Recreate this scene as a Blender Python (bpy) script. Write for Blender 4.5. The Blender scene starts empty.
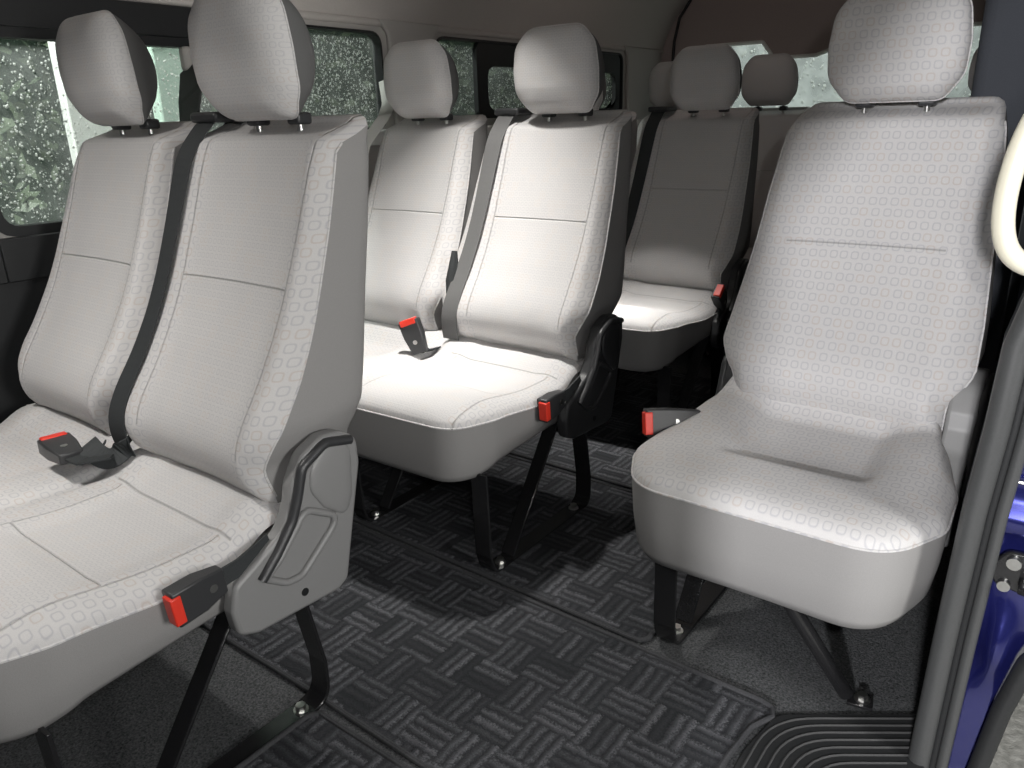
import bpy, bmesh, math, random
from mathutils import Vector, Matrix
PI = math.pi
rnd = random.Random(7)
SC = bpy.context.scene
COL = SC.collection

# ------------------------------------------------------------------ shader helpers
class NX:
    """tiny expression wrapper on math nodes"""
    def __init__(s, nt, v): s.nt, s.v = nt, v
    def _m(s, op, *a, clamp=False):
        n = s.nt.nodes.new('ShaderNodeMath'); n.operation = op; n.use_clamp = clamp
        for i, x in enumerate((s,) + a):
            x = x.v if isinstance(x, NX) else x
            if isinstance(x, (int, float)): n.inputs[i].default_value = x
            else: s.nt.links.new(x, n.inputs[i])
        return NX(s.nt, n.outputs[0])
    def __add__(s, o): return s._m('ADD', o)
    def __sub__(s, o): return s._m('SUBTRACT', o)
    def __mul__(s, o): return s._m('MULTIPLY', o)
    def __truediv__(s, o): return s._m('DIVIDE', o)
    def abs(s): return s._m('ABSOLUTE')
    def pow(s, o): return s._m('POWER', o)
    def fract(s): return s._m('FRACT')
    def floor(s): return s._m('FLOOR')
    def sin(s): return s._m('SINE')
    def lt(s, o): return s._m('LESS_THAN', o)
    def gt(s, o): return s._m('GREATER_THAN', o)
    def mod(s, o): return s._m('FLOORED_MODULO', o)
    def mx(s, o): return s._m('MAXIMUM', o)
    def mn(s, o): return s._m('MINIMUM', o)
    def clamp(s): return s._m('ADD', 0.0, clamp=True)
    def inv(s): return (s * -1.0) + 1.0
    def band(s, c, w):      # soft line of half width w round value c
        return ((((s - c).abs()) / w).inv()).clamp()

def new_mat(name, col=(.5, .5, .5), rough=.6, metal=0.0, spec=.5, sheen=0):
    m = bpy.data.materials.new(name); m.use_nodes = True
    b = m.node_tree.nodes['Principled BSDF']
    b.inputs['Base Color'].default_value = (*col, 1)
    b.inputs['Roughness'].default_value = rough
    b.inputs['Metallic'].default_value = metal
    b.inputs['Specular IOR Level'].default_value = spec
    return m, m.node_tree, b

def coords(nt):
    tc = nt.nodes.new('ShaderNodeTexCoord')
    sp = nt.nodes.new('ShaderNodeSeparateXYZ'); nt.links.new(tc.outputs['Object'], sp.inputs[0])
    return tc, NX(nt, sp.outputs[0]), NX(nt, sp.outputs[1]), NX(nt, sp.outputs[2])

def noise(nt, tc, scale, detail=2, rough=.5):
    n = nt.nodes.new('ShaderNodeTexNoise'); n.inputs['Scale'].default_value = scale
    n.inputs['Detail'].default_value = detail; n.inputs['Roughness'].default_value = rough
    nt.links.new(tc.outputs['Object'], n.inputs['Vector'])
    return NX(nt, n.outputs['Fac'])

def mixc(nt, fac, a, b):
    n = nt.nodes.new('ShaderNodeMix'); n.data_type = 'RGBA'
    if isinstance(fac, NX): nt.links.new(fac.v, n.inputs[0])
    else: n.inputs[0].default_value = fac
    for i, c in ((6, a), (7, b)):
        if isinstance(c, tuple): n.inputs[i].default_value = (*c, 1)
        else: nt.links.new(c, n.inputs[i])
    return n.outputs[2]

def bump(nt, b, h, dist, strength=1.0):
    n = nt.nodes.new('ShaderNodeBump'); n.inputs['Distance'].default_value = dist
    n.inputs['Strength'].default_value = strength
    nt.links.new(h.v, n.inputs['Height']); nt.links.new(n.outputs[0], b.inputs['Normal'])

def fabric(name, kind, fine=True):
    """pale grey moquette with small outlined squares; kind: back (x,z), cushion (x,y), plain"""
    m, nt, b = new_mat(name, rough=.93, spec=.12)
    tc, x, y, z = coords(nt)
    w = y if kind == 'cushion' else z
    def rings(p):
        row = (w / p).floor()
        u = x / p + (row.mod(2.0) * .5)
        cid = (u.floor() * 12.989 + row * 78.233).sin() * 43758.5
        cid = cid.fract()
        fu = u.fract() - .5; fw = (w / p).fract() - .5
        fu = fu + (cid - .5) * .16
        d = (fu.abs().pow(3.5) + fw.abs().pow(3.5)).pow(1 / 3.5)
        return d.band(.31, .085), cid
    rc, cid = rings(.0205)
    if fine:
        rf, cf = rings(.0125)
        inner = x.abs().lt(.135)
        ring = rc * inner.inv() + rf * inner * .75
    else:
        ring = rc
    n1 = noise(nt, tc, 900, 2); n2 = noise(nt, tc, 6, 2)
    base = mixc(nt, n1, (.50, .49, .485), (.66, .65, .64))
    base = mixc(nt, (n2 - .35) * .5, base, (.48, .475, .48))
    tint = mixc(nt, cid.gt(.72), (.25, .26, .32), (.42, .30, .23))
    c = mixc(nt, ring * .36, base, tint)
    h = n1 * .25 - ring * .3
    if kind == 'back':
        s1 = z.band(.77, .0028) * x.abs().lt(.148)
        s2 = x.abs().band(.148, .0028) * z.gt(.52)
        seam = s1.mx(s2) if fine else s1
    elif kind == 'cushion':
        s1 = y.band(-.14, .0028) * x.abs().lt(.175)
        s2 = x.abs().band(.15, .0028) * y.lt(-.145)
        s3 = y.band(-.33, .0025) * x.abs().lt(.15)
        seam = s1.mx(s2).mx(s3) if fine else s1 * 0.0
    else:
        seam = x.abs().band(.9, .001)
    c = mixc(nt, seam * (.36 if fine else .25), c, (.27, .27, .27))
    nt.links.new(c, b.inputs['Base Color'])
    bump(nt, b, h - seam * 4.0, .0012, .6)
    return m

def speckled(name, c1, c2, rough=.6, scale=500, bd=.0008, spec=.4, metal=0, strength=.5):
    m, nt, b = new_mat(name, rough=rough, spec=spec, metal=metal)
    tc, x, y, z = coords(nt)
    n = noise(nt, tc, scale, 3, .6)
    nt.links.new(mixc(nt, n, c1, c2), b.inputs['Base Color'])
    if bd: bump(nt, b, n, bd, strength)
    return m

def carpet_mat(name, woven):
    m, nt, b = new_mat(name, rough=1, spec=.05)
    tc, x, y, z = coords(nt)
    n1 = noise(nt, tc, 230, 4, .75); n2 = noise(nt, tc, 7, 3); n3 = noise(nt, tc, 38, 3, .6); n4 = noise(nt, tc, 45, 3, .6)
    if woven:
        L, W = .084, .0210
        xx = x + (n1 - .5) * .026 + (n3 - .5) * .012; yy = y + (n1 - .5) * .026 + (n4 - .5) * .012
        cx = (xx / L).floor(); cy = (yy / L).floor()
        chk = (cx + cy).mod(2.0).gt(.5)
        def strokes(a):
            k = (a / W).floor()
            r = ((k * 17.17 + cx * 5.31 + cy * 9.7).sin() * 437.5).fract()
            f = (a / W).fract().band(.5, .55)
            return f * (r * .9 + .1)
        s = strokes(xx) * chk + strokes(yy) * chk.inv()
        c = mixc(nt, (s * 1.3).clamp(), (.022, .024, .026), (.19, .193, .208))
        c = mixc(nt, ((n1 - .5) * 2.2 + .45).clamp(), c, (.035, .037, .040))
        h = s + n1
        c = mixc(nt, (n2 - .4).clamp(), c, (.05, .05, .055))
    else:
        c = mixc(nt, ((n1 - .5) * 2.4 + .45).clamp(), (.022, .025, .026), (.17, .173, .178)); h = n1
    nt.links.new(c, b.inputs['Base Color'])
    bump(nt, b, h, .004, .8)
    return m

def glass_mat(name, tint, haze):
    m = bpy.data.materials.new(name); m.use_nodes = True; nt = m.node_tree; nt.nodes.clear()
    out = nt.nodes.new('ShaderNodeOutputMaterial')
    tr = nt.nodes.new('ShaderNodeBsdfTransparent'); tr.inputs[0].default_value = (*tint, 1)
    gl = nt.nodes.new('ShaderNodeBsdfGlossy'); gl.inputs['Roughness'].default_value = .08
    df = nt.nodes.new('ShaderNodeBsdfTranslucent'); df.inputs[0].default_value = (.58, .62, .60, 1)
    a = nt.nodes.new('ShaderNodeMixShader'); a.inputs[0].default_value = .06
    nt.links.new(tr.outputs[0], a.inputs[1]); nt.links.new(gl.outputs[0], a.inputs[2])
    c = nt.nodes.new('ShaderNodeMixShader')
    tc = nt.nodes.new('ShaderNodeTexCoord'); n = nt.nodes.new('ShaderNodeTexNoise')
    n.inputs['Scale'].default_value = 9; nt.links.new(tc.outputs['Object'], n.inputs['Vector'])
    f = NX(nt, n.outputs['Fac']) * haze * 2
    nt.links.new(f.v, c.inputs[0])
    nt.links.new(a.outputs[0], c.inputs[1]); nt.links.new(df.outputs[0], c.inputs[2])
    nt.links.new(c.outputs[0], out.inputs[0])
    return m

def drop_mat():
    m = bpy.data.materials.new('water drops'); m.use_nodes = True; nt = m.node_tree; nt.nodes.clear()
    out = nt.nodes.new('ShaderNodeOutputMaterial')
    tr = nt.nodes.new('ShaderNodeBsdfTranslucent'); tr.inputs[0].default_value = (.96, .96, .94, 1)
    df = nt.nodes.new('ShaderNodeBsdfDiffuse'); df.inputs[0].default_value = (.95, .95, .93, 1)
    a = nt.nodes.new('ShaderNodeMixShader'); a.inputs[0].default_value = .35
    nt.links.new(tr.outputs[0], a.inputs[1]); nt.links.new(df.outputs[0], a.inputs[2])
    nt.links.new(a.outputs[0], out.inputs[0])
    return m

M = {}
M['fab_back'] = fabric('seat fabric back', 'back', True)
M['fab_back_s'] = fabric('seat fabric back open pattern', 'back', False)
M['fab_cush'] = fabric('seat fabric cushion', 'cushion', True)
M['fab_cush_s'] = fabric('seat fabric cushion open pattern', 'cushion', False)
M['fab_head'] = fabric('seat fabric headrest', 'plain', True)
M['fab_head_s'] = fabric('seat fabric headrest open pattern', 'plain', False)
M['vinyl'] = speckled('grey seat side cloth', (.25, .246, .242), (.32, .314, .308), .8, 700, .0006, .2)
M['plastic'] = speckled('grey textured plastic', (.21, .21, .208), (.26, .26, .258), .42, 900, .0003, .5)
M['head_shell'] = speckled('shade darkened headrest cloth', (.10, .10, .10), (.15, .15, .148), .85, 700, .0006, .2)  # headrest sides are unlit, so their shade is put into a darker cloth
M['plastic_dark'] = speckled('charcoal plastic', (.028, .029, .031), (.045, .046, .048), .38, 900, .0003, .5)
M['belt'] = speckled('black webbing', (.022, .025, .026), (.05, .054, .056), .7, 600, .0004, .3)
M['belt_grey'] = speckled('mid grey webbing', (.10, .10, .10), (.15, .15, .148), .7, 600, .0004, .3)
M['belt_pale'] = speckled('webbing paled for light', (.5, .5, .48), (.66, .66, .63), .7, 600, .0004, .3)
M['steel_black'] = speckled('black painted steel', (.012, .012, .013), (.02, .02, .021), .2, 200, 0, .6)
M['steel'] = speckled('zinc plated steel', (.5, .5, .48), (.7, .7, .68), .3, 100, 0, .5, 1)
M['red'] = new_mat('red push button', (.75, .045, .025), .35)[0]
M['carpet'] = carpet_mat('plain charcoal carpet', False)
M['mat'] = carpet_mat('woven charcoal carpet mat', True)
M['binding'] = speckled('mat edge binding', (.03, .032, .034), (.085, .085, .09), .9, 300, .002, .1)
M['rubber'] = speckled('black step rubber', (.016, .017, .018), (.03, .031, .032), .5, 300, .0004, .4)
M['rubber_rib'] = speckled('worn rubber rib', (.05, .051, .052), (.09, .09, .09), .5, 300, .0003, .4)
M['seal'] = speckled('grey rubber door seal', (.05, .052, .052), (.075, .077, .078), .42, 400, .0003, .5)
M['liner'] = speckled('beige grey headlining', (.42, .40, .375), (.54, .51, .48), .95, 260, .001, .1)
M['liner_rear'] = speckled('rosy brown tailgate lining', (.33, .275, .26), (.43, .36, .34), .95, 260, .001, .1)
M['trim'] = speckled('warm grey pillar trim', (.36, .345, .325), (.44, .425, .40), .6, 500, .0004, .3)
M['trim_dark'] = speckled('dark blue grey trim', (.045, .05, .06), (.075, .08, .092), .8, 400, .0006, .2)
M['black_trim'] = speckled('black window surround', (.008, .009, .01), (.014, .015, .016), .5, 300, 0, .4)
M['sill'] = speckled('near white sill', (.72, .74, .70), (.82, .83, .80), .5, 60, 0, .4)
M['cream'] = new_mat('cream moulded plastic', (.72, .69, .56), .38)[0]
M['glass'] = glass_mat('wet tinted glass', (.66, .69, .675), .09)
M['glass_rear'] = glass_mat('wet misted rear glass', (.68, .71, .69), .28)
M['drops'] = drop_mat()
M['gravel'] = speckled('wet pebbled ground', (.12, .12, .10), (.75, .74, .68), .5, 45, .01, .5)
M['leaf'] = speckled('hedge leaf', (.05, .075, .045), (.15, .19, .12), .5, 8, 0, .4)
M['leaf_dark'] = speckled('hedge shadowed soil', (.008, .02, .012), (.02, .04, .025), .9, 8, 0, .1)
M['post'] = speckled('pale green painted post', (.45, .62, .52), (.6, .75, .66), .5, 10, 0, .3)
M['white_paint'] = speckled('white painted panel', (.75, .77, .74), (.85, .86, .84), .5, 10, 0, .3)
def paint_mat():
    m, nt, b = new_mat('navy metallic paint', (.018, .022, .16), .18, .65, .6)
    b.inputs['Coat Weight'].default_value = 1; b.inputs['Coat Roughness'].default_value = .05
    tc, x, y, z = coords(nt); n = noise(nt, tc, 1500, 1)
    nt.links.new(mixc(nt, n, (.012, .014, .11), (.03, .035, .22)), b.inputs['Base Color'])
    return m
M['paint'] = paint_mat()

# ------------------------------------------------------------------ object helpers
def tag(o, label=None, cat=None, group=None, kind=None):
    if label: o['label'] = label
    if cat: o['category'] = cat
    if group: o['group'] = group
    if kind: o['kind'] = kind
    return o
def empty(name, loc=(0, 0, 0)):
    o = bpy.data.objects.new(name, None); COL.objects.link(o); o.location = loc
    o.empty_display_size = .1
    return o
def obj(name, verts, faces, mat, parent=None, loc=(0, 0, 0), smooth=True, bevel=0, seg=2, angle=40):
    me = bpy.data.meshes.new(name); me.from_pydata([tuple(v) for v in verts], [], faces)
    bm = bmesh.new(); bm.from_mesh(me)
    bmesh.ops.remove_doubles(bm, verts=bm.verts, dist=1e-6)
    bmesh.ops.recalc_face_normals(bm, faces=bm.faces)
    bm.to_mesh(me); bm.free()
    o = bpy.data.objects.new(name, me); COL.objects.link(o)
    me.materials.append(mat)
    o.location = loc
    if parent: o.parent = parent
    if smooth:
        me.polygons.foreach_set('use_smooth', [True] * len(me.polygons))
        try: me.set_sharp_from_angle(angle=math.radians(angle))
        except Exception: pass
    if bevel:
        b = o.modifiers.new('Bevel', 'BEVEL'); b.width = bevel; b.segments = seg; b.limit_method = 'ANGLE'
    return o
class G:
    def __init__(s): s.v, s.f = [], []
    def add(s, v, f):
        k = len(s.v); s.v += [tuple(p) for p in v]; s.f += [tuple(i + k for i in q) for q in f]; return s
    def box(s, a, b):
        x0, y0, z0 = a; x1, y1, z1 = b
        return s.add([(x0,y0,z0),(x1,y0,z0),(x1,y1,z0),(x0,y1,z0),(x0,y0,z1),(x1,y0,z1),(x1,y1,z1),(x0,y1,z1)],
                     [(0,3,2,1),(4,5,6,7),(0,1,5,4),(1,2,6,5),(2,3,7,6),(3,0,4,7)])
    def tube(s, pts, r, n=10, closed=False, caps=True):
        P = [Vector(p) for p in pts]; N = len(P)
        rr = r if isinstance(r, (list, tuple)) else [r] * N
        up = None; rings = []
        for i in range(N):
            t = (P[(i+1) % N] - P[i-1]) if closed else (P[min(i+1, N-1)] - P[max(i-1, 0)])
            t.normalize()
            if up is None:
                up = Vector((0, 0, 1)) if abs(t.z) < .9 else Vector((1, 0, 0))
            a = (up - t * up.dot(t)).normalized(); b = t.cross(a); up = a
            rings.append([P[i] + (a * math.cos(2*PI*k/n) + b * math.sin(2*PI*k/n)) * rr[i] for k in range(n)])
        v = [q for ring in rings for q in ring]; f = []
        for i in range(N if closed else N - 1):
            j = (i + 1) % N
            for k in range(n):
                l = (k + 1) % n
                f.append((i*n+k, i*n+l, j*n+l, j*n+k))
        if not closed and caps:
            f.append(tuple(range(n))[::-1]); f.append(tuple((N-1)*n + k for k in range(n)))
        return s.add(v, f)
    def strip(s, path, widthdir, w, th):
        """flat bar: path of 3D points, width along widthdir, thickness th normal to both"""
        P = [Vector(p) for p in path]; N = len(P); v = []
        for i in range(N):
            t = (P[min(i+1, N-1)] - P[max(i-1, 0)]).normalized()
            wd = Vector(widthdir[i] if isinstance(widthdir, list) else widthdir); wd = (wd - t * wd.dot(t)).normalized()
            n = t.cross(wd)
            for a, b in ((-1, -1), (1, -1), (1, 1), (-1, 1)): v.append(P[i] + wd * a * w / 2 + n * b * th / 2)
        f = []
        for i in range(N - 1):
            for k in range(4):
                l = (k + 1) % 4; f.append((4*i+k, 4*i+l, 4*i+4+l, 4*i+4+k))
        f.append((3, 2, 1, 0)); f.append(tuple(4*(N-1)+k for k in range(4)))
        return s.add(v, f)
    def prism(s, poly, fn, d0, d1):
        """poly 2D, fn(a,b,d)->3D, extruded d0..d1"""
        n = len(poly)
        return s.add([fn(a, b, d0) for a, b in poly] + [fn(a, b, d1) for a, b in poly],
                     [tuple(range(n))[::-1], tuple(range(n, 2*n))] + [(i, (i+1) % n, (i+1) % n + n, i + n) for i in range(n)])
    def ball(s, c, r, sx=1, sy=1, sz=1, nu=12, nv=8):
        v, f = [], []
        for i in range(nv + 1):
            for k in range(nu):
                a, b = PI * i / nv, 2 * PI * k / nu
                v.append((c[0]+sx*r*math.sin(a)*math.cos(b), c[1]+sy*r*math.sin(a)*math.sin(b), c[2]+sz*r*math.cos(a)))
        for i in range(nv):
            for k in range(nu):
                l = (k+1) % nu; f.append((i*nu+k, i*nu+l, (i+1)*nu+l, (i+1)*nu+k))
        return s.add(v, f)
    def out(s, name, mat, parent=None, **k): return obj(name, s.v, s.f, mat, parent, **k)

def fillet(pts, rad, n=6, closed=True):
    """2D polyline with rounded corners"""
    out = []; N = len(pts)
    rad = rad if isinstance(rad, (list, tuple)) else [rad] * N
    for i in range(N):
        p = Vector(pts[i])
        if (not closed and i in (0, N-1)) or rad[i] <= 0: out.append(tuple(p)); continue
        a = Vector(pts[i-1]) - p; b = Vector(pts[(i+1) % N]) - p
        ang = a.angle(b); 
        if ang > PI - .02: out.append(tuple(p)); continue
        d = min(rad[i] / math.tan(ang / 2), a.length * .49, b.length * .49)
        p0, p1 = p + a.normalized() * d, p + b.normalized() * d
        for k in range(n + 1):
            t = k / n; q = p0 * (1-t)**2 + p * 2*t*(1-t) + p1 * t*t
            out.append(tuple(q))
    return out
def resample(poly, n, closed=True):
    P = [Vector(p) for p in poly]; 
    if closed: P.append(P[0])
    L = [0]
    for i in range(1, len(P)): L.append(L[-1] + (P[i]-P[i-1]).length)
    out = []; j = 0
    m = n if closed else n - 1
    for k in range(n):
        t = L[-1] * k / m
        while j < len(L) - 2 and L[j+1] < t: j += 1
        u = (t - L[j]) / max(L[j+1]-L[j], 1e-9)
        out.append(P[j].lerp(P[j+1], min(u, 1)))
    return out
def interp(x, xs, ys):
    if x <= xs[0]: return ys[0]
    for i in range(1, len(xs)):
        if x <= xs[i]:
            t = (x-xs[i-1])/(xs[i]-xs[i-1]); return ys[i-1]+(ys[i]-ys[i-1])*t
    return ys[-1]
def sstep(x, a, b):
    t = max(0, min(1, (x-a)/(b-a))); return t*t*(3-2*t)

def radial(poly, centre, fn, rings, close_last=False):
    """verts on rings r=0..1 between centre and poly, fn(u,w,r)->3D"""
    n = len(poly); v = [fn(centre[0], centre[1], 0)]; f = []
    for i, r in enumerate(rings):
        for p in poly:
            v.append(fn(centre[0]+(p[0]-centre[0])*r, centre[1]+(p[1]-centre[1])*r, r))
    for k in range(n):
        f.append((0, 1+k, 1+(k+1) % n))
    for i in range(len(rings)-1):
        for k in range(n):
            l = (k+1) % n; a = 1+i*n; b = a+n
            f.append((a+k, b+k, b+l, a+l))
    return v, f
RINGS = [i/20 for i in range(1, 17)] + [.83, .86, .885, .91, .93, .95, .965, .98, .99, 1.0]

# ------------------------------------------------------------------ seat parts (local: y rearwards, front of seat is -y)
def yback(z): return .136 + .236*(z-.584)
SZ = [.40, .43, .47, .50, .54, .58, .625, .70, .76, .87, .98, 1.03]
SS = [.135, .14, .165, .183, .185, .168, .145, .12, .107, .09, .077, .07]
def smid(z):
    return sum(interp(z+d, SZ, SS) for d in (-.02, -.01, 0, .01, .02))/5
def back_outline(hw, ext=0):
    k = hw/.222
    L = [(.19, .425), (.193, .50), (.208, .525), (.226, .565), (.222, .64), (.211, .76), (.205, .85), (.198, .92), (.191, .98), (.172, 1.040)]
    pts = [(a*k, b) for a, b in L] + [(-a*k-ext, b) for a, b in reversed(L)]
    rad = [.01, .02, .02, .04, .1, .1, .1, .08, .05, .026]; rad = rad + rad[::-1]
    return resample(fillet(pts, rad, 6), 150)

def make_backrest(parent, xc, hw, mats, ext=0):
    po = back_outline(hw, ext); c = (-ext/2, .74)
    def rim(z): return smid(z) * (1 - sstep(z, .985, 1.025)) + .004
    def front(u, z, r):
        rc = rim(z) if r > .999 else None
        base = smid(z)*(1-sstep(z, 1.0, 1.032)*.8) if rc is None else rc
        puff = .030*(max(0, 1-r**7))**.5
        bol = .012*math.exp(-((abs(u)-.175)/.035)**2) * min(1, (1-r)*8) - .006*math.exp(-(u/.10)**2)
        lum = .010*math.exp(-((z-.62)/.12)**2)*math.exp(-(u/.15)**2)
        return (u, yback(z) - base - puff - bol - lum, z)
    v, f = radial(po, c, front, RINGS)
    fb = obj('backrest', v, f, mats[0], parent, loc=(xc, 0, 0), angle=60)
    # side and rear shell
    v, f = [], []
    n = len(po)
    prof = [(1.0, 1.0), (.999, .8), (.998, .5), (.995, .25), (.985, .08), (.965, .0), (.93, -.06), (.8, -.10), (.4, -.12)]
    for s, d in prof:
        for p in po:
            u = c[0]+(p[0]-c[0])*s; z = c[1]+(p[1]-c[1])*s; rr = rim(p[1])
            y = yback(z) - (rr*d if d > 0 else d*.12) if d <= 1 else 0
            v.append((u, y, z))
    for i in range(len(prof)-1):
        for k in range(n):
            l = (k+1) % n; f.append((i*n+k, i*n+l, (i+1)*n+l, (i+1)*n+k))
    v.append((c[0], yback(c[1])+.014, c[1])); q = len(v)-1
    for k in range(n): f.append(((len(prof)-1)*n+k, (len(prof)-1)*n+(k+1) % n, q))
    sh = obj('backrest_shell', v, f, M['vinyl'], fb, angle=60)
    # seam piping down both sides
    for s in (-1, 1):
        side = sorted([p for p in po if (p[0]-c[0])*s > .15 and .44 < p[1] < 1.0], key=lambda p: p[1])
        g = G().tube([(p[0]+s*.0006, yback(p[1])-rim(p[1])+.001, p[1]) for p in side], .0022, 6)
        g.out('piping', mats[0], fb)
    return fb

def make_headrest(parent, xc, mats, hw=.128, z0=1.036, z1=1.245, guide=True):
    h = z1-z0
    pts = [(-.70*hw, z0), (.70*hw, z0), (.98*hw, z0+.22*h), (1.0*hw, z0+.5*h), (.93*hw, z0+.80*h), (.62*hw, z1), (-.62*hw, z1), (-.93*hw, z0+.80*h), (-1.0*hw, z0+.5*h), (-.98*hw, z0+.22*h)]
    po = resample(fillet(pts, [.03, .03, .05, .08, .06, .05, .05, .06, .08, .05], 6), 90)
    c = (0, z0+.5*h)
    def yr(z): return interp(z, [z0, z0+.12*h, z0+.3*h, z0+.5*h, z0+.75*h, z1], [.152, .140, .131, .127, .125, .127])
    def fr(u, z, r): return (u, yr(z) - .042*(max(0, 1-r**4.5))**.5, z)
    v, f = radial(po, c, fr, RINGS)
    a = obj('headrest', v, f, mats[1], parent, loc=(xc, 0, 0), angle=60)
    def bk(u, z, r): return (u, yr(z) + .066*(max(0, 1-r**9))**.5 * (.12+.88*math.sin(PI*min(1, max(0, (z-z0)/h)))**.7), z)
    v, f = radial(po, c, bk, RINGS)
    obj('headrest_shell', v, f, M['head_shell'], a, angle=60)
    g = G().tube([(p[0], yr(p[1]), p[1]) for p in po], .0020, 6, closed=True)
    g.out('piping', mats[1], a)
    for s in (-1, 1):
        G().tube([(s*.058, .185, .97), (s*.058, .176, 1.07)], .006, 10).out('headrest_post', M['steel'], a)
        if guide:
            G().box((s*.058-.016, .164, 1.026), (s*.058+.016, .196, 1.046)).out('post_guide', M['plastic_dark'], a, bevel=.005)
    return a

def cushion_outline(x0, x1, pear):
    if pear:   # widest at the front, narrower beside the backrest
        pts = [(x0+.06, .02), (x0+.06, -.09), (x0+.03, -.18), (x0+.004, -.28), (x0, -.41), (x0+.06, -.535),
               (x1-.06, -.535), (x1, -.41), (x1-.004, -.28), (x1-.03, -.18), (x1-.06, -.09), (x1-.06, .02)]
        rad = [.01, .05, .08, .08, .09, .10, .10, .09, .08, .08, .05, .01]
    else:
        pts = [(x0, .02), (x0, -.42), (x0+.04, -.525), ((x0+x1)/2, -.545), (x1-.045, -.525), (x1-.004, -.42), (x1, -.2), (x1-.01, .02)]
        rad = [.01, .08, .08, .3, .09, .08, .1, .01]
    return resample(fillet(pts, rad, 8), 220)

def make_cushion(parent, x0, x1, centres, mats, pear):
    po = cushion_outline(x0, x1, pear)
    cx = (x0+x1)/2; c = (cx, -.26)
    rec = .018 if pear else .008
    def rimz(y): return .396 - (.018*sstep(y, -.42, -.22) if not pear else .0) + (.02*sstep(y, -.3, -.1) if pear else 0)
    def top(x, y, r):
        z = rimz(y) + (.034 if pear else .036)*(max(0, 1-r**9))**.5
        k = min(1, (1-r)*10)
        e = 0
        for q in centres:
            u = x-q
            e -= rec*(1-sstep(abs(u), .10, .15))*sstep(y, -.38, -.325)*k
            if pear: e += .022*math.exp(-((abs(u)-.20)/.05)**2)*sstep(y, -.42, -.22)*k
            if not pear: e += .006*math.exp(-((y+.44)/.08)**2)*(1-sstep(abs(u), .14, .24))*k
        e += (.045 if pear else .034)*sstep(y, -.165, -.075)*(k if pear else 1)
        if len(centres) > 1:
            m = sum(centres)/2
            e -= .014*math.exp(-((x-m)/.022)**2)*k
        return (x-centres[0], y, z+e)
    v, f = radial(po, c, top, [i/44 for i in range(1, 41)] + [.93, .95, .965, .98, .99, 1.0])
    seat = obj('seat_cushion', v, f, mats[2], parent, loc=(centres[0], 0, 0), angle=60)
    # grey base skirt
    def botz(y): return interp(y, [-.53, -.46, -.40, -.2, .0], [.255, .257, .278, .293, .292]) - (.020 if pear else 0)
    v, f = [], []; n = len(po)
    prof = [(0, 0.0), (.000, .12), (.004, .5), (.012, .85), (.022, .97), (.04, 1.0)]
    cc = Vector(c)
    for ins, d in prof:
        for p in po:
            q = Vector(p); dd = (cc-q).normalized(); w = q + dd*ins
            z = rimz(p[1])*(1-d) + botz(p[1])*d
            v.append((w.x-centres[0], w.y, z))
    for i in range(len(prof)-1):
        for k in range(n):
            l = (k+1) % n; f.append((i*n+k, i*n+l, (i+1)*n+l, (i+1)*n+k))
    v.append((cx-centres[0], -.25, .29)); q = len(v)-1
    for k in range(n): f.append(((len(prof)-1)*n+k, (len(prof)-1)*n+(k+1) % n, q))
    obj('seat_base', v, f, M['vinyl'], parent, loc=(centres[0], 0, 0), angle=60)
    G().tube([(p[0]-centres[0], p[1], rimz(p[1])) for p in po], .0024, 6, closed=True).out('piping', mats[2], seat)
    return seat

COVER = [(.050, .540), (.015, .545), (-.030, .525), (-.056, .480), (-.062, .450), (-.085, .412), (-.130, .388), (-.180, .362), (-.190, .320), (-.184, .276), (-.150, .262), (.012, .252), (.036, .264), (.060, .36), (.088, .470), (.086, .52)]
def make_cover(parent, x, s, mat, lever=True, th=.030):
    """moulded recliner cover on plane x, facing side s"""
    po = fillet(COVER, [.02, .04, .04, .03, .03, .04, .04, .02, .02, .02, .02, .02, .02, .05, .04, .03], 4)
    g = G().prism(po, lambda a, b, d: (x+s*d, a, b), 0, th); x += s*(th-.030)
    cv = g.out('recliner_cover', mat, parent, bevel=.007, seg=3, angle=30)
    # raised round cheek
    cheek = resample(fillet([(.070, .515), (.02, .53), (-.018, .50), (-.024, .46), (.0, .42), (.045, .385), (.062, .42)], .035, 6), 60)
    v, f = radial(cheek, (.022, .46), lambda a, b, r: (x+s*(.030+.007*(max(0, 1-r**4))**.5), a, b), RINGS[::2]+[1.0])
    obj('cheek', v, f, mat, cv)
    if lever:
        X = x+s*.033
        def T(pts, r, nm, m):
            q = resample(fillet(pts, .02, 5, closed=False), 40, closed=False)
            return G().tube([(X, a, b) for a, b in q], r, 10).out(nm, m, cv)
        T([(.068, .520), (.015, .533), (-.035, .508), (-.050, .462), (-.066, .425), (-.10, .385), (-.135, .352)], .0085, 'lever', M['plastic_dark'])
        T([(-.128, .352), (-.095, .375), (-.060, .412), (-.040, .435), (.020, .398), (.012, .380), (-.062, .322), (-.092, .325), (-.128, .352)], .0062, 'lever_grip', M['plastic_dark'] if mat is M['plastic_dark'] else mat)
    g = G().tube([(x+s*.0295, -.058, .288), (x+s*.0315, -.058, .288)], .007, 12)
    g.out('screw_hole', M['black_trim'], cv)
    return cv

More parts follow.
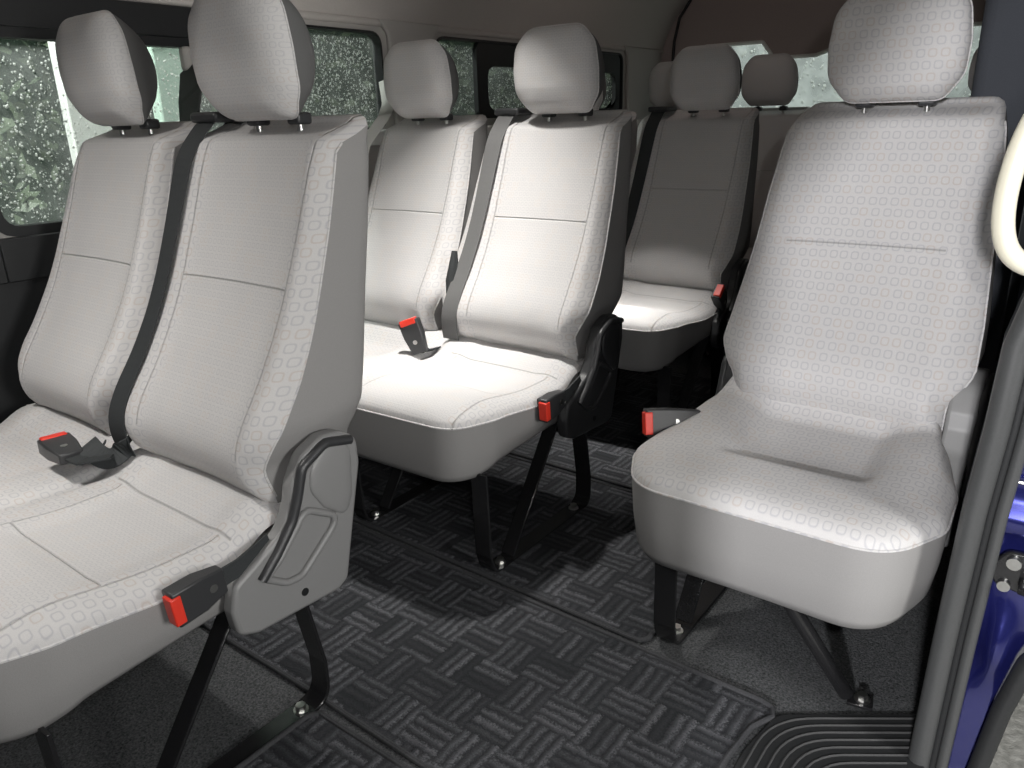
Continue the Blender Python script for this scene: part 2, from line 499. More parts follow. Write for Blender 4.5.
LEG = [(-.040, .30), (-.004, .09), (-.004, .0035), (-.430, .0035), (-.445, .06), (-.450, .27)]
def make_leg(parent, x):
    w = .046
    q = fillet(LEG, [0, .02, .05, .04, .03, 0], 6, closed=False)
    lf = G().strip([(x, a, b) for a, b in q], (1, 0, 0), w, .007).out('leg', M['steel_black'], parent, bevel=.0015)
    G().strip([(x, -.150, .30), (x, -.355, .012)], (1, 0, 0), w*.85, .007).out('brace', M['steel_black'], lf, bevel=.0028)
    for yy in (-.055, -.385):
        b = G()
        b.tube([(x, yy, .006), (x, yy, .009)], .014, 16)
        b.tube([(x, yy, .009), (x, yy, .019)], .0095, 6)
        b.out('bolt', M['steel'], lf, smooth=False)
    return lf

def make_buckle(parent, p, d, mat=None, n=(1, 0, 0), L=.085, stalk=None):
    """belt buckle: p = button end centre, d = direction to the stalk, n = flat side normal"""
    d = Vector(d).normalized(); n = Vector(n); n = (n-d*n.dot(d)).normalized(); w = d.cross(n); p = Vector(p)
    def q(a, b, c): return p + d*a + w*b + n*c
    sec = [(0, .029, .0145), (.045, .028, .0145), (L, .021, .010)]
    v = []
    for a, b, c in sec: v += [q(a, -b, -c), q(a, b, -c), q(a, b, c), q(a, -b, c)]
    f = [(0, 1, 2, 3), (11, 10, 9, 8)]
    for i in range(2):
        for k in range(4): l = (k+1) % 4; f.append((4*i+k, 4*i+4+k, 4*i+4+l, 4*i+l))
    bk = obj('buckle', v, f, M['plastic_dark'], parent, bevel=.003, seg=2)
    v = [q(a, b, c) for a in (-.005, .012) for b, c in ((-.023, -.006), (.023, -.006), (.023, .0165), (-.023, .0165))]
    obj('release_button', v, [(0, 1, 2, 3), (7, 6, 5, 4), (0, 4, 5, 1), (1, 5, 6, 2), (2, 6, 7, 3), (3, 7, 4, 0)], M['red'], bk, bevel=.002)
    if stalk:
        pts = [p + d*(L-.01)] + [Vector(s) for s in stalk]
        G().strip(resample(pts, 16, closed=False), tuple(w), .03, .004).out('stalk', M['belt'], bk)
    g = G().tube([q(.062, 0, .008), q(.062, 0, .0135)], .0065, 14)
    g.out('rivet', M['steel'], bk)
    return bk

def shoulder_belt(parent, x, mat, bottom=(0, 0, 0), front=.017, w=.046, piled=True, x2=None):
    """webbing over the top of a backrest and down its inner edge"""
    x2 = x if x2 is None else x2
    def yf(z): return yback(z)-smid(z)-.030-front
    pts = [(x, .235, .90), (x, .235, 1.01), (x, .215, 1.046), (x, .17, 1.049)]
    for i, z in enumerate([1.03, .98, .92, .85, .77, .70, .63, .57, .52, .47, .445]):
        t = i/10
        pts.append((x*(1-t)+x2*t, yf(min(z, 1.0)) - (.0 if z > .5 else .004) + (.04 if z > 1.0 else 0), z))
    q = [Vector(p) for p in pts]
    # smooth
    P = resample(q, 60, closed=False)
    for _ in range(4): P = [P[0]] + [(P[i-1]+P[i]*2+P[i+1])/4 for i in range(1, len(P)-1)] + [P[-1]]
    wd = [(1, .10*math.sin(i*.13), 0) for i in range(len(P))]
    sb = G().strip(P, wd, w, .0022).out('seat_belt', mat, parent, smooth=False)
    g = G().box((x-.040, .150, 1.034), (x+.045, .225, 1.053)); g.out('belt_guide', M['plastic_dark'], sb, bevel=.006)
    if piled:
        c = []
        for i in range(40):
            t = i/39; a = t*2.1*PI
            c.append((x2-.01+.032*math.sin(a)-.03*t, -.10-.05*t+.02*math.cos(a), .452+.012*math.sin(2*a)+.012*(1-t)))
        G().strip(c, [(0, .75, .65+.3*math.sin(i*.2)) for i in range(40)], .04, .0022).out('webbing_fold', mat, sb, smooth=False)
    return sb

MA = (M['fab_back'], M['fab_head'], M['fab_cush'])
MS = (M['fab_back_s'], M['fab_head_s'], M['fab_cush_s'])
XA, XW = -.190, -.678          # seat centres of a double seat: aisle, window

def double_seat(y, cover_mat, bz=0):
    t = empty('double_seat', (0, y, 0))
    make_backrest(t, XA, .207, MA, .066); make_backrest(t, XW, .213, MA)
    make_headrest(t, XA, MA); make_headrest(t, XW, MA)
    make_cushion(t, -.925, .012, [XA, XW], MA, False)
    make_cover(t, .014, 1, cover_mat)
    make_leg(t, -.022); make_leg(t, -.455)
    # cross tubes under the cushion carry it on the legs
    for yy in (-.40, -.08):
        G().tube([(-.90, yy, .296), (-.045, yy, .296)], .012, 10).out('cross_tube', M['steel_black'], t)
    # hinge block between the two backrests
    G().box((-.475, .03, .30), (-.44, .10, .44)).out('hinge_bracket', M['plastic_dark'], t, bevel=.01)
    make_buckle(t, (.032, -.275+bz*.9, .376+bz), (0, .97, .08-bz*12), n=(1, 0, 0), stalk=[(.032, -.16, .385), (.028, -.10, .40)])
    return t

r1 = double_seat(0, M['plastic'])
r1.name = 'double_seat'
tag(r1, 'pale grey patterned double seat nearest the camera, at left, with grey side cover', 'seat', 'double seats along the window side')
shoulder_belt(r1, -.380, M['belt'], x2=-.402, w=.050)
make_buckle(r1, (-.545, -.165, .458), (1, -.12, -.02), n=(.1, 0, 1), L=.10, stalk=[(-.42, -.17, .452), (-.39, -.13, .455)])

def copy_tree(o, parent=None):
    c = o.copy(); COL.objects.link(c)
    if parent: c.parent = parent
    for ch in [k for k in ALL if k.parent == o]: copy_tree(ch, c)
    return c

P = .9316
r2 = double_seat(P, M['plastic_dark'])
tag(r2, 'pale grey double seat in the middle, white lit cushion, black side cover', 'seat', 'double seats along the window side')
shoulder_belt(r2, -.376, M['belt_grey'], piled=False, x2=-.400, w=.052)
make_buckle(r2, (-.475, -.185, .508), (.28, .05, -.75), n=(.35, -1, .3), L=.095, stalk=[(-.44, -.16, .42), (-.43, -.12, .42)])
# brightly lit belt, paled in colour, over the window seat's outer shoulder
pts = [(-.99, .30, 1.16), (-.93, .25, 1.085), (-.86, .16, 1.045), (-.885, .085, .96), (-.90, .03, .80), (-.90, -.03, .62)]
G().strip(resample(fillet([p for p in pts], 0) and [Vector(p) for p in pts], 30, closed=False), (1, .25, 0), .045, .0022).out('outer_seat_belt', M['belt_pale'], r2, smooth=False)
G().tube([(-.43, -.06, .50), (-.425, -.05, .60), (-.43, -.03, .68)], [.012, .02, .008], 8).out('belt_sleeve', M['belt'], r2)

r3 = double_seat(2*P, M['plastic_dark'], .095)
for o in r3.children:
    if o.name.startswith('headrest') and o.location.x < -.5: o.location.x -= .05
tag(r3, 'shaded double seat third row back, only its cushion front edge lit', 'seat', 'double seats along the window side')
shoulder_belt(r3, -.378, M['belt'], piled=False, x2=-.402, w=.05)

def single_seat(y, dy):
    t = empty('single_seat', (.630, y, 0))
    hold = empty('seat_frame', (0, 0, 0)); bpy.data.objects.remove(hold)
    b = make_backrest(t, 0, .232, MS); h = make_headrest(t, 0, MS, hw=.125)
    for o in (b, h): o.location.y += dy
    make_cushion(t, -.284, .262, [0], MS, True)
    c = make_cover(t, .206, 1, M['plastic'], th=.050); c.location.y += dy-.03; c.location.z = .02
    c = make_cover(t, -.200, -1, M['plastic_dark']); c.location.y += dy
    make_leg(t, -.188)
    # slanting tube to the floor on the door side
    s = G().tube([(.012, -.47, .30), (.020, -.475, .27), (.148, -.385, .014)], .0138, 12).out('support_tube', M['steel_black'], t)
    g = G().strip([(.150, -.380, .004), (.192, -.372, .004)], (0, 1, 0), .038, .006); g.out('foot_plate', M['steel_black'], s, bevel=.001)
    g = G(); g.tube([(.174, -.376, .006), (.174, -.376, .011)], .014, 16); g.tube([(.174, -.376, .011), (.174, -.376, .020)], .009, 6)
    g.out('bolt', M['steel'], s, smooth=False)
    for yy in (-.40, -.08):
        G().tube([(-.19, yy, .288), (.20, yy, .288)], .013, 10).out('cross_tube', M['steel_black'], t)
    return t
s2 = single_seat(P, -.0557)
tag(s2, 'pale grey single seat at right beside the door opening, ring patterned', 'seat')
make_buckle(s2, (-.300, -.335, .432), (.72, .70, -.02), n=(.7, -.7, .25), L=.115, stalk=[(-.20, -.22, .42), (-.19, -.15, .41)])

# rear bench of four
rb = empty('bench_seat', (0, 3*P+.0, 0))
tag(rb, 'dark rear bench seat against the tailgate with small rounded headrests', 'seat')
for xc in (-.76, -.29, .16, .62):
    make_backrest(rb, xc, .213, MA); make_headrest(rb, xc, MA, hw=.125, z0=1.05, z1=1.262)
make_cushion(rb, -.98, .84, [-.29, .16], MA, False)
for x in (-.8, -.3, .2, .7): make_leg(rb, x)

# ------------------------------------------------------------------ van shell
XL = -1.0
def struct(o): o['kind'] = 'structure'; return o
G().box((-1.06, -1.9, -.06), (.93, 3.5, -.001)).out('floor', M['carpet'], smooth=False)
struct(bpy.data.objects['floor'])

def wall_with_holes(y0, y1, z0, z1, holes, x0, x1, mat, name):
    """slab between x0,x1 with rounded rectangular holes, built with a triangulated fill"""
    bm = bmesh.new(); edges = []
    def loop(pts):
        vs = [bm.verts.new((x0, a, b)) for a, b in pts]
        return [bm.edges.new((vs[i], vs[(i+1) % len(vs)])) for i in range(len(vs))]
    edges += loop([(y0, z0), (y1, z0), (y1, z1), (y0, z1)])
    for h in holes: edges += loop(h)
    r = bmesh.ops.triangle_fill(bm, edges=edges, use_beauty=True)
    fs = [g for g in r['geom'] if isinstance(g, bmesh.types.BMFace)]
    e = bmesh.ops.extrude_face_region(bm, geom=fs)
    bmesh.ops.translate(bm, verts=[g for g in e['geom'] if isinstance(g, bmesh.types.BMVert)], vec=(x1-x0, 0, 0))
    bmesh.ops.recalc_face_normals(bm, faces=bm.faces)
    me = bpy.data.meshes.new(name); bm.to_mesh(me); bm.free(); me.materials.append(mat)
    o = bpy.data.objects.new(name, me); COL.objects.link(o); return o
def rrect(a0, a1, b0, b1, r): return fillet([(a0, b0), (a1, b0), (a1, b1), (a0, b1)], r, 6)
# window openings on the far side (y0, y1, z0, z1)
W1 = (-.02, .72, .80, 1.248); W2 = (.79, 1.235, 1.005, 1.308); W3 = (1.50, 2.86, 1.03, 1.312)
wl = wall_with_holes(-1.9, 3.5, .0, 1.34, [rrect(*W1, .05), rrect(*W2, .05), rrect(*W3, .05)], XL, XL-.035, M['trim'], 'wall_left')
struct(wl)
# lower side lining in shade, the shade put into its black colour
lo = struct(G().box((XL, -1.9, 0), (XL+.012, 3.4, .775)).out('wall_left_lower', M['black_trim'], smooth=False)); lo.name = 'trim_1'
# curved upper side and ceiling
prof = [(-1.0, 1.325), (-.99, 1.36), (-.965, 1.42), (-.92, 1.50), (-.84, 1.58), (-.70, 1.645), (-.45, 1.685), (0, 1.70), (.45, 1.685), (.70, 1.645), (.82, 1.59), (.90, 1.52), (.94, 1.46)]
prof = [tuple(p) for p in resample(prof, 50, closed=False)]
g = G(); n = len(prof); vs = []
for y in (-1.9, 3.28):
    for s in (0, .03):
        for (a, b) in prof:
            d = Vector((a, b-1.1)).normalized(); vs.append((a+d.x*s, y, b+d.y*s))
fs = []
for i in range(n-1):
    fs += [(i, i+1, 2*n+i+1, 2*n+i), (n+i, 3*n+i, 3*n+i+1, n+i+1), (i, n+i, n+i+1, i+1), (2*n+i, 2*n+i+1, 3*n+i+1, 3*n+i)]
fs += [(0, 2*n, 3*n, n), (n-1, 2*n-1, 4*n-1, 3*n-1)]
g.add(vs, fs); struct(g.out('ceiling', M['liner']))
# rounded ledge under the lining, above windows
struct(G().tube([(XL+.0, -1.9, 1.335), (XL+.0, 3.28, 1.335)], .012, 10).out('trim_2', M['liner']))

def drops_obj(parent, a0, a1, b0, b1, fn, count, rmax, seed, zoff=.0):
    r = random.Random(seed); v, f = [], []
    for _ in range(count):
        a = r.uniform(a0, a1); b = r.uniform(b0, b1); s = rmax*(.3+.7*r.random()**2.5); k = len(v)
        n = 6; el = r.uniform(1, 1.5)
        for j in range(n): v.append(fn(a+s*math.cos(2*PI*j/n), b+el*s*math.sin(2*PI*j/n), 0))
        for j in range(n): v.append(fn(a+.6*s*math.cos(2*PI*j/n), b+.6*el*s*math.sin(2*PI*j/n), s*.6))
        v.append(fn(a, b, s*.8))
        for j in range(n):
            l = (j+1) % n; f.append((k+j, k+l, k+n+l, k+n+j)); f.append((k+n+j, k+n+l, k+2*n))
    o = obj('rain_drops', v, f, M['drops'], parent); o['kind'] = 'stuff'; return o

def side_window(i, W, frame_mat, count, ft=.014, glass=None, rmax=.0034):
    y0, y1, z0, z1 = W
    fo = rrect(y0, y1, z0, z1, .05); fi = rrect(y0+ft, y1-ft, z0+ft, z1-ft, .042)
    v = []; f = []; n = len(fo)
    for x in (XL+.006, XL-.036):
        v += [(x, a, b) for a, b in fo] + [(x, a, b) for a, b in fi]
    for k in range(n):
        l = (k+1) % n
        f += [(k, l, n+l, n+k), (2*n+k, 3*n+k, 3*n+l, 2*n+l), (k, 2*n+k, 2*n+l, l), (n+k, n+l, 3*n+l, 3*n+k)]
    fr = struct(obj('window_%d' % i, v, f, frame_mat, smooth=False))
    po = rrect(y0+ft*.5, y1-ft*.5, z0+ft*.5, z1-ft*.5, .045)
    G().prism(po, lambda a, b, d: (XL-.026-d, a, b), 0, .004).out('pane', glass or M['glass'], fr, smooth=False)
    drops_obj(fr, y0+.02, y1-.02, z0+.02, z1-.02, lambda a, b, c: (XL-.0305-c, a, b), count, rmax, 10+i)
    return fr
w1 = side_window(1, W1, M['black_trim'], 2600, .022)
w2 = side_window(2, W2, M['black_trim'], 2000, .006)
w3 = side_window(3, W3, M['black_trim'], 3600, .008)
# black header above the nearest window and the sliding sash in the third
struct(G().box((XL+.001, -1.9, 1.248), (XL+.016, .72, 1.322)).out('trim_3', M['black_trim'], bevel=.003))
struct(G().box((XL+.001, -.62, .70), (XL+.02, -.022, 1.248)).out('trim_4', M['black_trim'], bevel=.003))
struct(G().box((XL+.001, -.022, .70), (XL+.02, .74, .80)).out('trim_6', M['black_trim'], bevel=.003))  # trim under the window, its shade also put into the black colour
sash_o = rrect(1.735, 2.84, 1.035, 1.305, .02); sash_i = rrect(1.80, 2.80, 1.06, 1.222, .045)
sash_i = [tuple(p) for p in resample(sash_i, len(sash_o)*3)]; sash_o = [tuple(p) for p in resample(sash_o, len(sash_i))]
v = []; n = len(sash_o)
for x in (XL-.002, XL-.022): v += [(x, a, b) for a, b in sash_o] + [(x, a, b) for a, b in sash_i]
f = []
for k in range(n):
    l = (k+1) % n
    f += [(k, l, n+l, n+k), (2*n+k, 3*n+k, 3*n+l, 2*n+l), (k, 2*n+k, 2*n+l, l), (n+k, n+l, 3*n+l, 3*n+k)]
obj('sliding_sash', v, f, M['black_trim'], w3, smooth=False)
# pale sill ledge below the second and third windows
struct(G().box((XL, .76, .955), (XL+.035, 3.2, 1.003)).out('trim_5', M['sill'], bevel=.006))
# pillar trims
def pillar(y0, y1, i):
    po = fillet([(y0, .95), (y1, .95), (y1+.01, 1.30), (y1+.05, 1.345), (y0-.05, 1.345), (y0-.01, 1.30)], [.01, .01, .03, .0, .0, .03], 5)
    struct(G().prism(po, lambda a, b, d: (XL+d, a, b), 0, .018).out('trim_%d' % i, M['trim'], bevel=.006, seg=2))
pillar(1.27, 1.47, 7); pillar(2.90, 3.2, 8)

# rear wall with tailgate window
def rear_hole():
    return fillet([(-.80, 1.00), (.55, 1.00), (.55, 1.345), (-.03, 1.345), (-.10, 1.30), (-.20, 1.268), (-.40, 1.268), (-.46, 1.345), (-.80, 1.345)],
                  [.05, .05, .05, .02, .03, .03, .03, .015, .05], 5)
bm = bmesh.new(); edges = []
def loop(pts):
    vs = [bm.verts.new((a, 3.28, b)) for a, b in pts]; return [bm.edges.new((vs[i], vs[(i+1) % len(vs)])) for i in range(len(vs))]
edges += loop([(-1.04, 0), (.96, 0), (.96, 1.72), (-1.04, 1.72)]); edges += loop(rear_hole())
r = bmesh.ops.triangle_fill(bm, edges=edges, use_beauty=True)
e = bmesh.ops.extrude_face_region(bm, geom=[q for q in r['geom'] if isinstance(q, bmesh.types.BMFace)])
bmesh.ops.translate(bm, verts=[q for q in e['geom'] if isinstance(q, bmesh.types.BMVert)], vec=(0, .04, 0))
bmesh.ops.recalc_face_normals(bm, faces=bm.faces)
me = bpy.data.meshes.new('wall_back'); bm.to_mesh(me); bm.free(); me.materials.append(M['liner_rear'])
wb = bpy.data.objects.new('wall_back', me); COL.objects.link(wb); struct(wb)
struct(G().tube([(-.935, 3.272, 1.20), (-.925, 3.27, 1.38), (-.90, 3.27, 1.49), (-.83, 3.27, 1.585), (-.70, 3.27, 1.642)], .008, 8).out('trim_9', M['black_trim']))
fr = struct(G().tube([(a, 3.278, b) for a, b in rear_hole()], .009, 8, closed=True).out('window_4', M['sill']))
G().box((-.84, 3.325, .96), (.60, 3.329, 1.38)).out('pane', M['glass_rear'], fr, smooth=False)
drops_obj(fr, -.78, .53, 1.01, 1.34, lambda a, b, c: (a, 3.3295+c, b), 900, .0075, 44)

# door side wall behind the opening
struct(G().box((.90, .98, 0), (.94, 3.5, 1.56)).out('wall_right', M['trim_dark'], smooth=False))
struct(G().box((.70, 1.48, 0), (.90, 1.80, 1.60)).out('trim_10', M['trim_dark'], bevel=.03, seg=4))  # added dark panel to fill the plain dark area behind the single seat

# unseen slab added for front seats and post; slanting edge shades the single seat
struct(G().prism(fillet([(-1.04, 0), (.87, 0), (.88, 1.13), (1.09, 1.44), (1.09, 1.66), (-1.04, 1.70)], [0, .02, .04, .04, .02, 0], 4), lambda a, b, d: (a, -1.0-d, b), 0, .05).out('front_shade_slab', M['trim_dark'], smooth=False))
# ------------------------------------------------------------------ door opening rear jamb
def jx(z):   # inner x of the seal along its height
    return interp(z, [-.3, .0, .25, .47, .60, .72, .80, .95, 1.2, 1.56], [.895, .900, .905, .912, .920, .924, .940, .975, .990, .985])
door = struct(empty('door_1', (0, 0, 0)))
zs = [-.30+i*.015 for i in range(125)]
# painted jamb face turning from the seal outwards, with a pressed recess
v, f = [], []; cols = 22
for z in zs:
    for k in range(cols+1):
        t = k/cols; xo = interp(z, [-.3, -.06, .03, .15, .24, .34, .5], [.965, .985, .995, 1.005, 1.022, 1.06, 1.20])
        x = jx(z)+.045+t*(xo-jx(z)-.045)
        y = .50 - .0*t
        # pressed bulge low down and a horizontal swage above
        def bl(cx, cz, sx, sz, h): return h*math.exp(-((x-cx)/sx)**4-((z-cz)/sz)**4)
        y -= .024*math.exp(-((x-.985)/.022)**2-((z-.245)/.055)**2)
        y -= .018*math.exp(-((z-.455)/.022)**2)
        y -= .010*sstep(z, .56, .575)
        y += .03*sstep(t, .85, 1)
        v.append((x, y, z))
for i in range(len(zs)-1):
    for k in range(cols):
        a = i*(cols+1)+k; f.append((a, a+1, a+cols+2, a+cols+1))
jamb = obj('painted_jamb', v, f, M['paint'], door, angle=60)
# inner lining between seat and seal
v, f = [], []
for z in zs:
    v += [(jx(z)+.004, .50, z), (jx(z)-.006, .53, z), (jx(z)-.002, .80, z), (.905, 1.0, z)]
for i in range(len(zs)-1):
    for k in range(3): f.append((4*i+k, 4*i+k+1, 4*i+5+k, 4*i+4+k))
obj('inner_lining', v, f, M['trim_dark'], door, angle=60)
# seal: broad lip, groove, narrow bead
g = G()
def sw(off, y, r, n=10): return [(jx(z)+off, y, z) for z in zs if z > -.28], r, n
a, r, n = sw(.014, .465, .016); G().tube(a, r, 14).out('door_seal', M['seal'], door)
a, r, n = sw(.034, .478, .009); G().tube(a, r, 10).out('seal_groove', M['rubber'], door)
a, r, n = sw(.047, .470, .0085); G().tube(a, r, 10).out('seal_bead', M['seal'], door)
g = G().strip([(jx(z)+.026, .492, z) for z in zs], (1, 0, 0), .055, .012); g.out('seal_flange', M['rubber'], door)
# striker
g = G(); po = fillet([(.962, .355), (1.045, .340), (1.045, .415), (.975, .412), (.960, .390)], .016, 5)
st = g.prism(po, lambda a, b, d: (a, .492-d, b), 0, .010).out('striker', M['steel_black'], door, bevel=.003)
G().tube([(.985, .482, .397), (.985, .475, .397)], .0095, 18).out('striker_screw', M['steel'], st)
G().tube([(.978, .482, .357), (.978, .476, .357)], .0085, 18).out('striker_screw', M['steel'], st)
G().tube([(1.0, .485, .372), (1.0, .450, .372), (1.03, .445, .372), (1.05, .45, .372), (1.05, .485, .372)], .006, 10).out('striker_loop', M['steel_black'], st)
# pale body seam across the jamb, drawn as a thin steel tube
# rounded cover moulding on the outer lower edge
pts = [(1.075, .485, .34), (1.026, .485, .235), (1.008, .485, .14), (.996, .485, .03), (.986, .485, -.06), (.966, .485, -.2)]
G().tube([(.950, .488, .519), (1.0, .488, .521), (1.06, .488, .523)], .0028, 8).out('body_seam', M['steel'], door)
G().tube(resample([Vector(p) for p in pts], 30, closed=False), .014, 12).out('lower_edge_seal', M['rubber'], door)
# vehicle outer skin behind the jamb
# ------------------------------------------------------------------ grab handle
hp = [(1.01, .47, 1.12), (.980, .43, 1.115), (.938, .412, 1.06), (.908, .405, .995), (.899, .405, .92), (.905, .408, .865), (.925, .412, .838), (.958, .43, .828), (1.0, .47, .826)]
hq = [Vector(p) for p in hp]
for _ in range(3):
    q = [hq[0]]
    for i in range(len(hq)-1): q += [hq[i].lerp(hq[i+1], .25), hq[i].lerp(hq[i+1], .75)]
    q.append(hq[-1]); hq = q
gh = G().tube(hq, .0128, 16).out('grab_handle', M['cream'])
tag(gh, 'cream curved grab handle on the door pillar at the right edge', 'handle')
for p in ((.998, .475, 1.118), (.992, .475, .826)):
    G().box((p[0]-.02, .455, p[2]-.022), (p[0]+.03, .497, p[2]+.022)).out('mount', M['cream'], gh, bevel=.008)
# seat belt hanging on the pillar behind the single seat
sb = G().strip([(.896, .975, 1.5), (.896, .975, .9), (.896, .975, .62), (.896, .975, .56)], (.5, 1, 0), .046, .0025).out('hanging_seat_belt', M['belt'], smooth=False)
tag(sb, 'dark seat belt hanging down the door pillar beside the single seat', 'seat belt')
# wall belt behind the nearest seat
sb = G().strip([(-.965, .515, 1.185), (-.82, .41, 1.11), (-.68, .31, 1.035), (-.62, .285, .95), (-.61, .28, .80)], (1, -.2, 0), .085, .0025).out('slanting_seat_belt', M['belt'], smooth=False)
tag(sb, 'black seat belt slanting from the window pillar down behind the nearest headrests', 'seat belt')
G().box((XL+.017, .49, 1.165), (XL+.05, .55, 1.225)).out('belt_anchor', M['trim'], sb, bevel=.01)

# ------------------------------------------------------------------ floor mats
def mat(name, poly, label, rad, th=.006):
    po = fillet(poly, rad, 6)
    o = G().prism(po, lambda a, b, d: (a, b, d), .0, th).out(name, M['mat'], smooth=False)
    tag(o, label, 'floor mat', 'woven charcoal floor mats')
    q = resample(po, 160)
    G().tube([(p[0], p[1], th) for p in q], .0055, 8, closed=True).out('binding', M['binding'], o)
    return o
mat('floor_mat', [(-.0, -1.4), (.655, -1.4), (.655, -.04), (-.0, -.04)], 'woven charcoal mat in the aisle beside the nearest double seat', .015)
mat('floor_mat', [(-.90, -.012), (-.31, -.012), (-.06, -.012), (.655, -.028), (.655, .28), (.664, .38), (.690, .428), (.675, .450), (-.90, .475)], 'woven charcoal mat between the nearest seat and the middle double seat', [.02, 0, 0, .02, .05, .04, .012, .02, .02])
mat('floor_mat', [(-.90, .500), (.405, .474), (.405, 1.045), (-.90, 1.06)], 'woven charcoal mat running under the middle double seat', .015)
mat('floor_mat', [(-.90, 1.085), (.405, 1.07), (.405, 2.1), (-.90, 2.1)], 'woven charcoal mat farthest back, under the third row', .015)
# ribbed rubber step cover
po = fillet([(.672, -1.2), (.925, -1.2), (.925, .592), (.885, .568), (.690, .432), (.672, .32)], [.02, .02, .02, .03, .05, .09], 10)
sm = G().prism(po, lambda a, b, d: (a, b, d), 0, .008).out('step_cover', M['rubber'], bevel=.003)
tag(sm, 'black ribbed rubber step cover at the foot of the door opening', 'step')
for i in range(11):
    o = .014+.0165*i
    px, py = .687+o*.572, .432-o*.82
    x0 = .672+o
    yc = py+(x0-px)*.6976; ye = py+(.900-px)*.6976
    q = fillet([(x0, -1.1), (x0, yc), (.900, ye)], [0, max(.03, .15-o*.5), 0], 14, closed=False)
    if i > 6: q = [(x0-.03+.018*(i % 2), py+(x0-.03+.018*(i % 2)-px)*.6976), (.900, ye)]
    G().tube([(a, b, .0085) for a, b in resample(q, 90 if i <= 6 else 8, closed=False)], .0022, 6).out('rib', M['rubber_rib'], sm)

# ------------------------------------------------------------------ outside
gr = G().box((-9, -6, -.62), (9, 12, -.55)).out('ground', M['gravel'], smooth=False); struct(gr)
v, f = [], []
for i in range(9000):
    y = rnd.uniform(-1.5, 6.5); z = rnd.uniform(-.5, 2.6); x = -2.35 - .35*rnd.random()**2 + .12*math.sin(y*5)+.08*math.sin(z*9+y*3)
    s = rnd.uniform(.02, .05); n = Vector((rnd.uniform(.2, 1), rnd.uniform(-1, 1), rnd.uniform(-.5, 1))).normalized()
    a = n.orthogonal().normalized(); a.rotate(Matrix.Rotation(rnd.uniform(0, 6.28), 3, n)); b = n.cross(a); c = Vector((x, y, z)); k = len(v)
    v += [c-a*s, c+b*s*.45, c+a*s, c-b*s*.45]; f.append((k, k+1, k+2, k+3))
hd = obj('hedge_leaves', v, f, M['leaf'], smooth=False)
tag(hd, 'dark green wet hedge outside the far windows', 'hedge', kind='stuff')
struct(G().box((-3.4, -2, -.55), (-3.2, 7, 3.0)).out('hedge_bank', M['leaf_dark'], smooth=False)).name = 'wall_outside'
ps = G().box((-1.92, .92, -.55), (-1.86, 1.045, 2.4)).out('post', M['post'], bevel=.01)
G().box((-1.94, .90, -.55), (-1.84, 1.065, -.40)).out('base', M['post'], ps, bevel=.01)
tag(ps, 'pale green post outside the nearest window, between the two headrests', 'post')
pb = G().box((-1.95, .605, -.55), (-1.90, .76, 1.60)).out('board', M['white_paint'], bevel=.006)
G().box((-1.97, .59, 1.60), (-1.88, .775, 1.63)).out('cap', M['white_paint'], pb, bevel=.004)
tag(pb, 'white board outside the window behind the leftmost headrest', 'board')

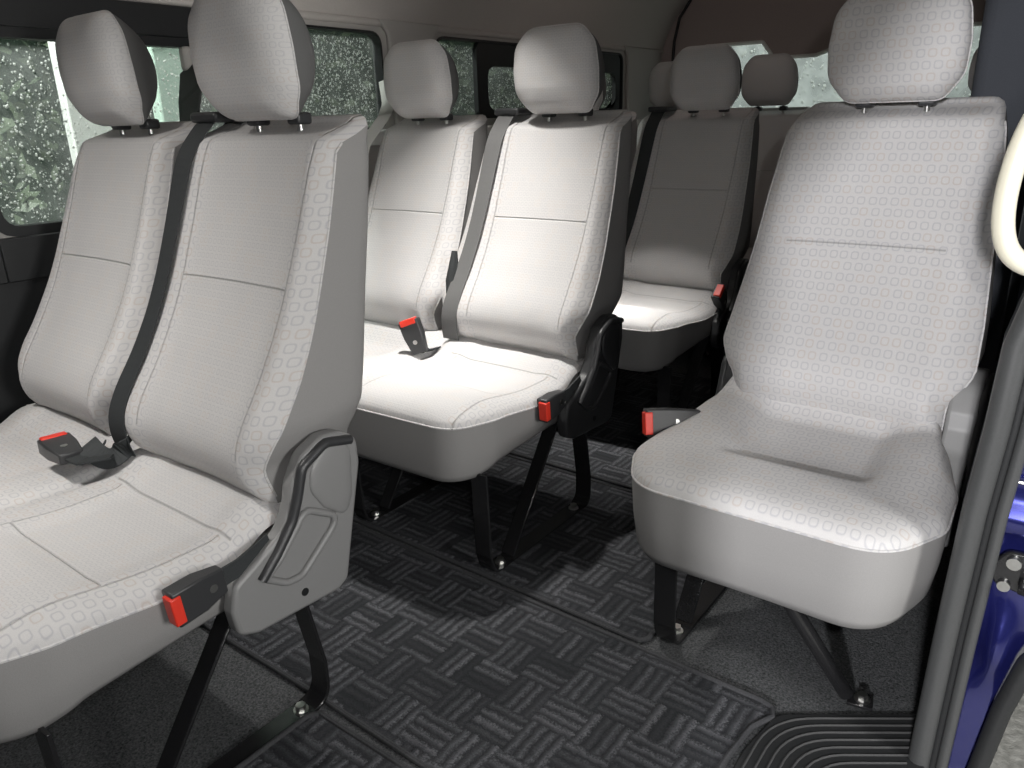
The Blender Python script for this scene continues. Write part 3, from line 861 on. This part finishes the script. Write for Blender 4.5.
# ------------------------------------------------------------------ lights
def area(name, loc, target, size, energy, col=(1, 1, 1), spread=None):
    l = bpy.data.lights.new(name, 'AREA'); l.energy = energy; l.size = size; l.color = col; l.shape = 'DISK'
    if spread: l.spread = math.radians(spread)
    o = bpy.data.objects.new(name, l); COL.objects.link(o); o.location = loc
    o.rotation_euler = (Vector(target)-Vector(loc)).to_track_quat('-Z', 'Y').to_euler(); return o
def point(name, loc, r, energy, col=(1, 1, 1)):
    l = bpy.data.lights.new(name, 'POINT'); l.energy = energy; l.shadow_soft_size = r; l.color = col
    o = bpy.data.objects.new(name, l); COL.objects.link(o); o.location = loc; return o
area('flash', (1.10, -.76, 1.13), (.1, .6, .5), .03, 4.7, (1, .98, .96))
area('dome_lamp', (-.34, .72, 1.62), (-.34, .68, 0), .07, 4.6, (1, .97, .93), 78)
area('rear_dome_lamp', (-.20, 1.40, 1.62), (-.20, 1.40, 0), .05, 1.5, (1, .97, .93), 42)
area('cab_lamp', (-.50, -.50, 1.58), (-.46, -.42, 0), .08, 4, (1, .97, .93), 110)
point('rear_roof_fill', (-.35, 2.25, 1.56), .06, .8, (1, .84, .78))  # added fill under the rear roof, warms and brightens the ceiling there
area('yard_lamp', (1.33, -3.0, 1.44), (.66, .9, .9), .16, 112, (.99, .98, 1.0))
area('hedge_fill', (-1.6, -.5, 2.6), (-2.4, 1.5, .8), .5, 190, (1, .99, .96))  # added light without a seen source, brightens hedge and window drops
area('door_side_fill', (3.1, -.35, 1.25), (0, .1, .6), .7, 42, (1, .985, .96))  # added fill through the door opening, brightens the nearest seat's side
area('rear_lamp', (-.2, 5.2, 2.6), (-.2, 3.3, 1.1), .6, 110, (.97, 1, .98))
w = bpy.data.worlds.new('World'); SC.world = w; w.use_nodes = True
w.node_tree.nodes['Background'].inputs[0].default_value = (.55, .62, .7, 1)
w.node_tree.nodes['Background'].inputs[1].default_value = .12

# ------------------------------------------------------------------ camera
cam = bpy.data.cameras.new('Camera'); co = bpy.data.objects.new('Camera', cam); COL.objects.link(co)
cam.sensor_fit = 'HORIZONTAL'; cam.sensor_width = 36; cam.lens = 765.57/1024*36; cam.clip_start = .02
yaw, pitch, roll = .6529, .3331, -.0299
cy, sy, cp, sp = math.cos(yaw), math.sin(yaw), math.cos(pitch), math.sin(pitch)
F = Vector((-sy*cp, cy*cp, -sp)); R = Vector((cy, sy, 0)); U = R.cross(F)
R2 = R*math.cos(roll)+U*math.sin(roll); U2 = -R*math.sin(roll)+U*math.cos(roll)
m = Matrix((R2, U2, -F)).transposed().to_4x4(); m.translation = (.9944, -.7146, 1.0245)
co.matrix_world = m
SC.camera = co
SC.view_settings.view_transform = 'Standard'; SC.view_settings.look = 'None'
SC.view_settings.exposure = .15; SC.view_settings.gamma = 1; SC.view_settings.use_curve_mapping = False
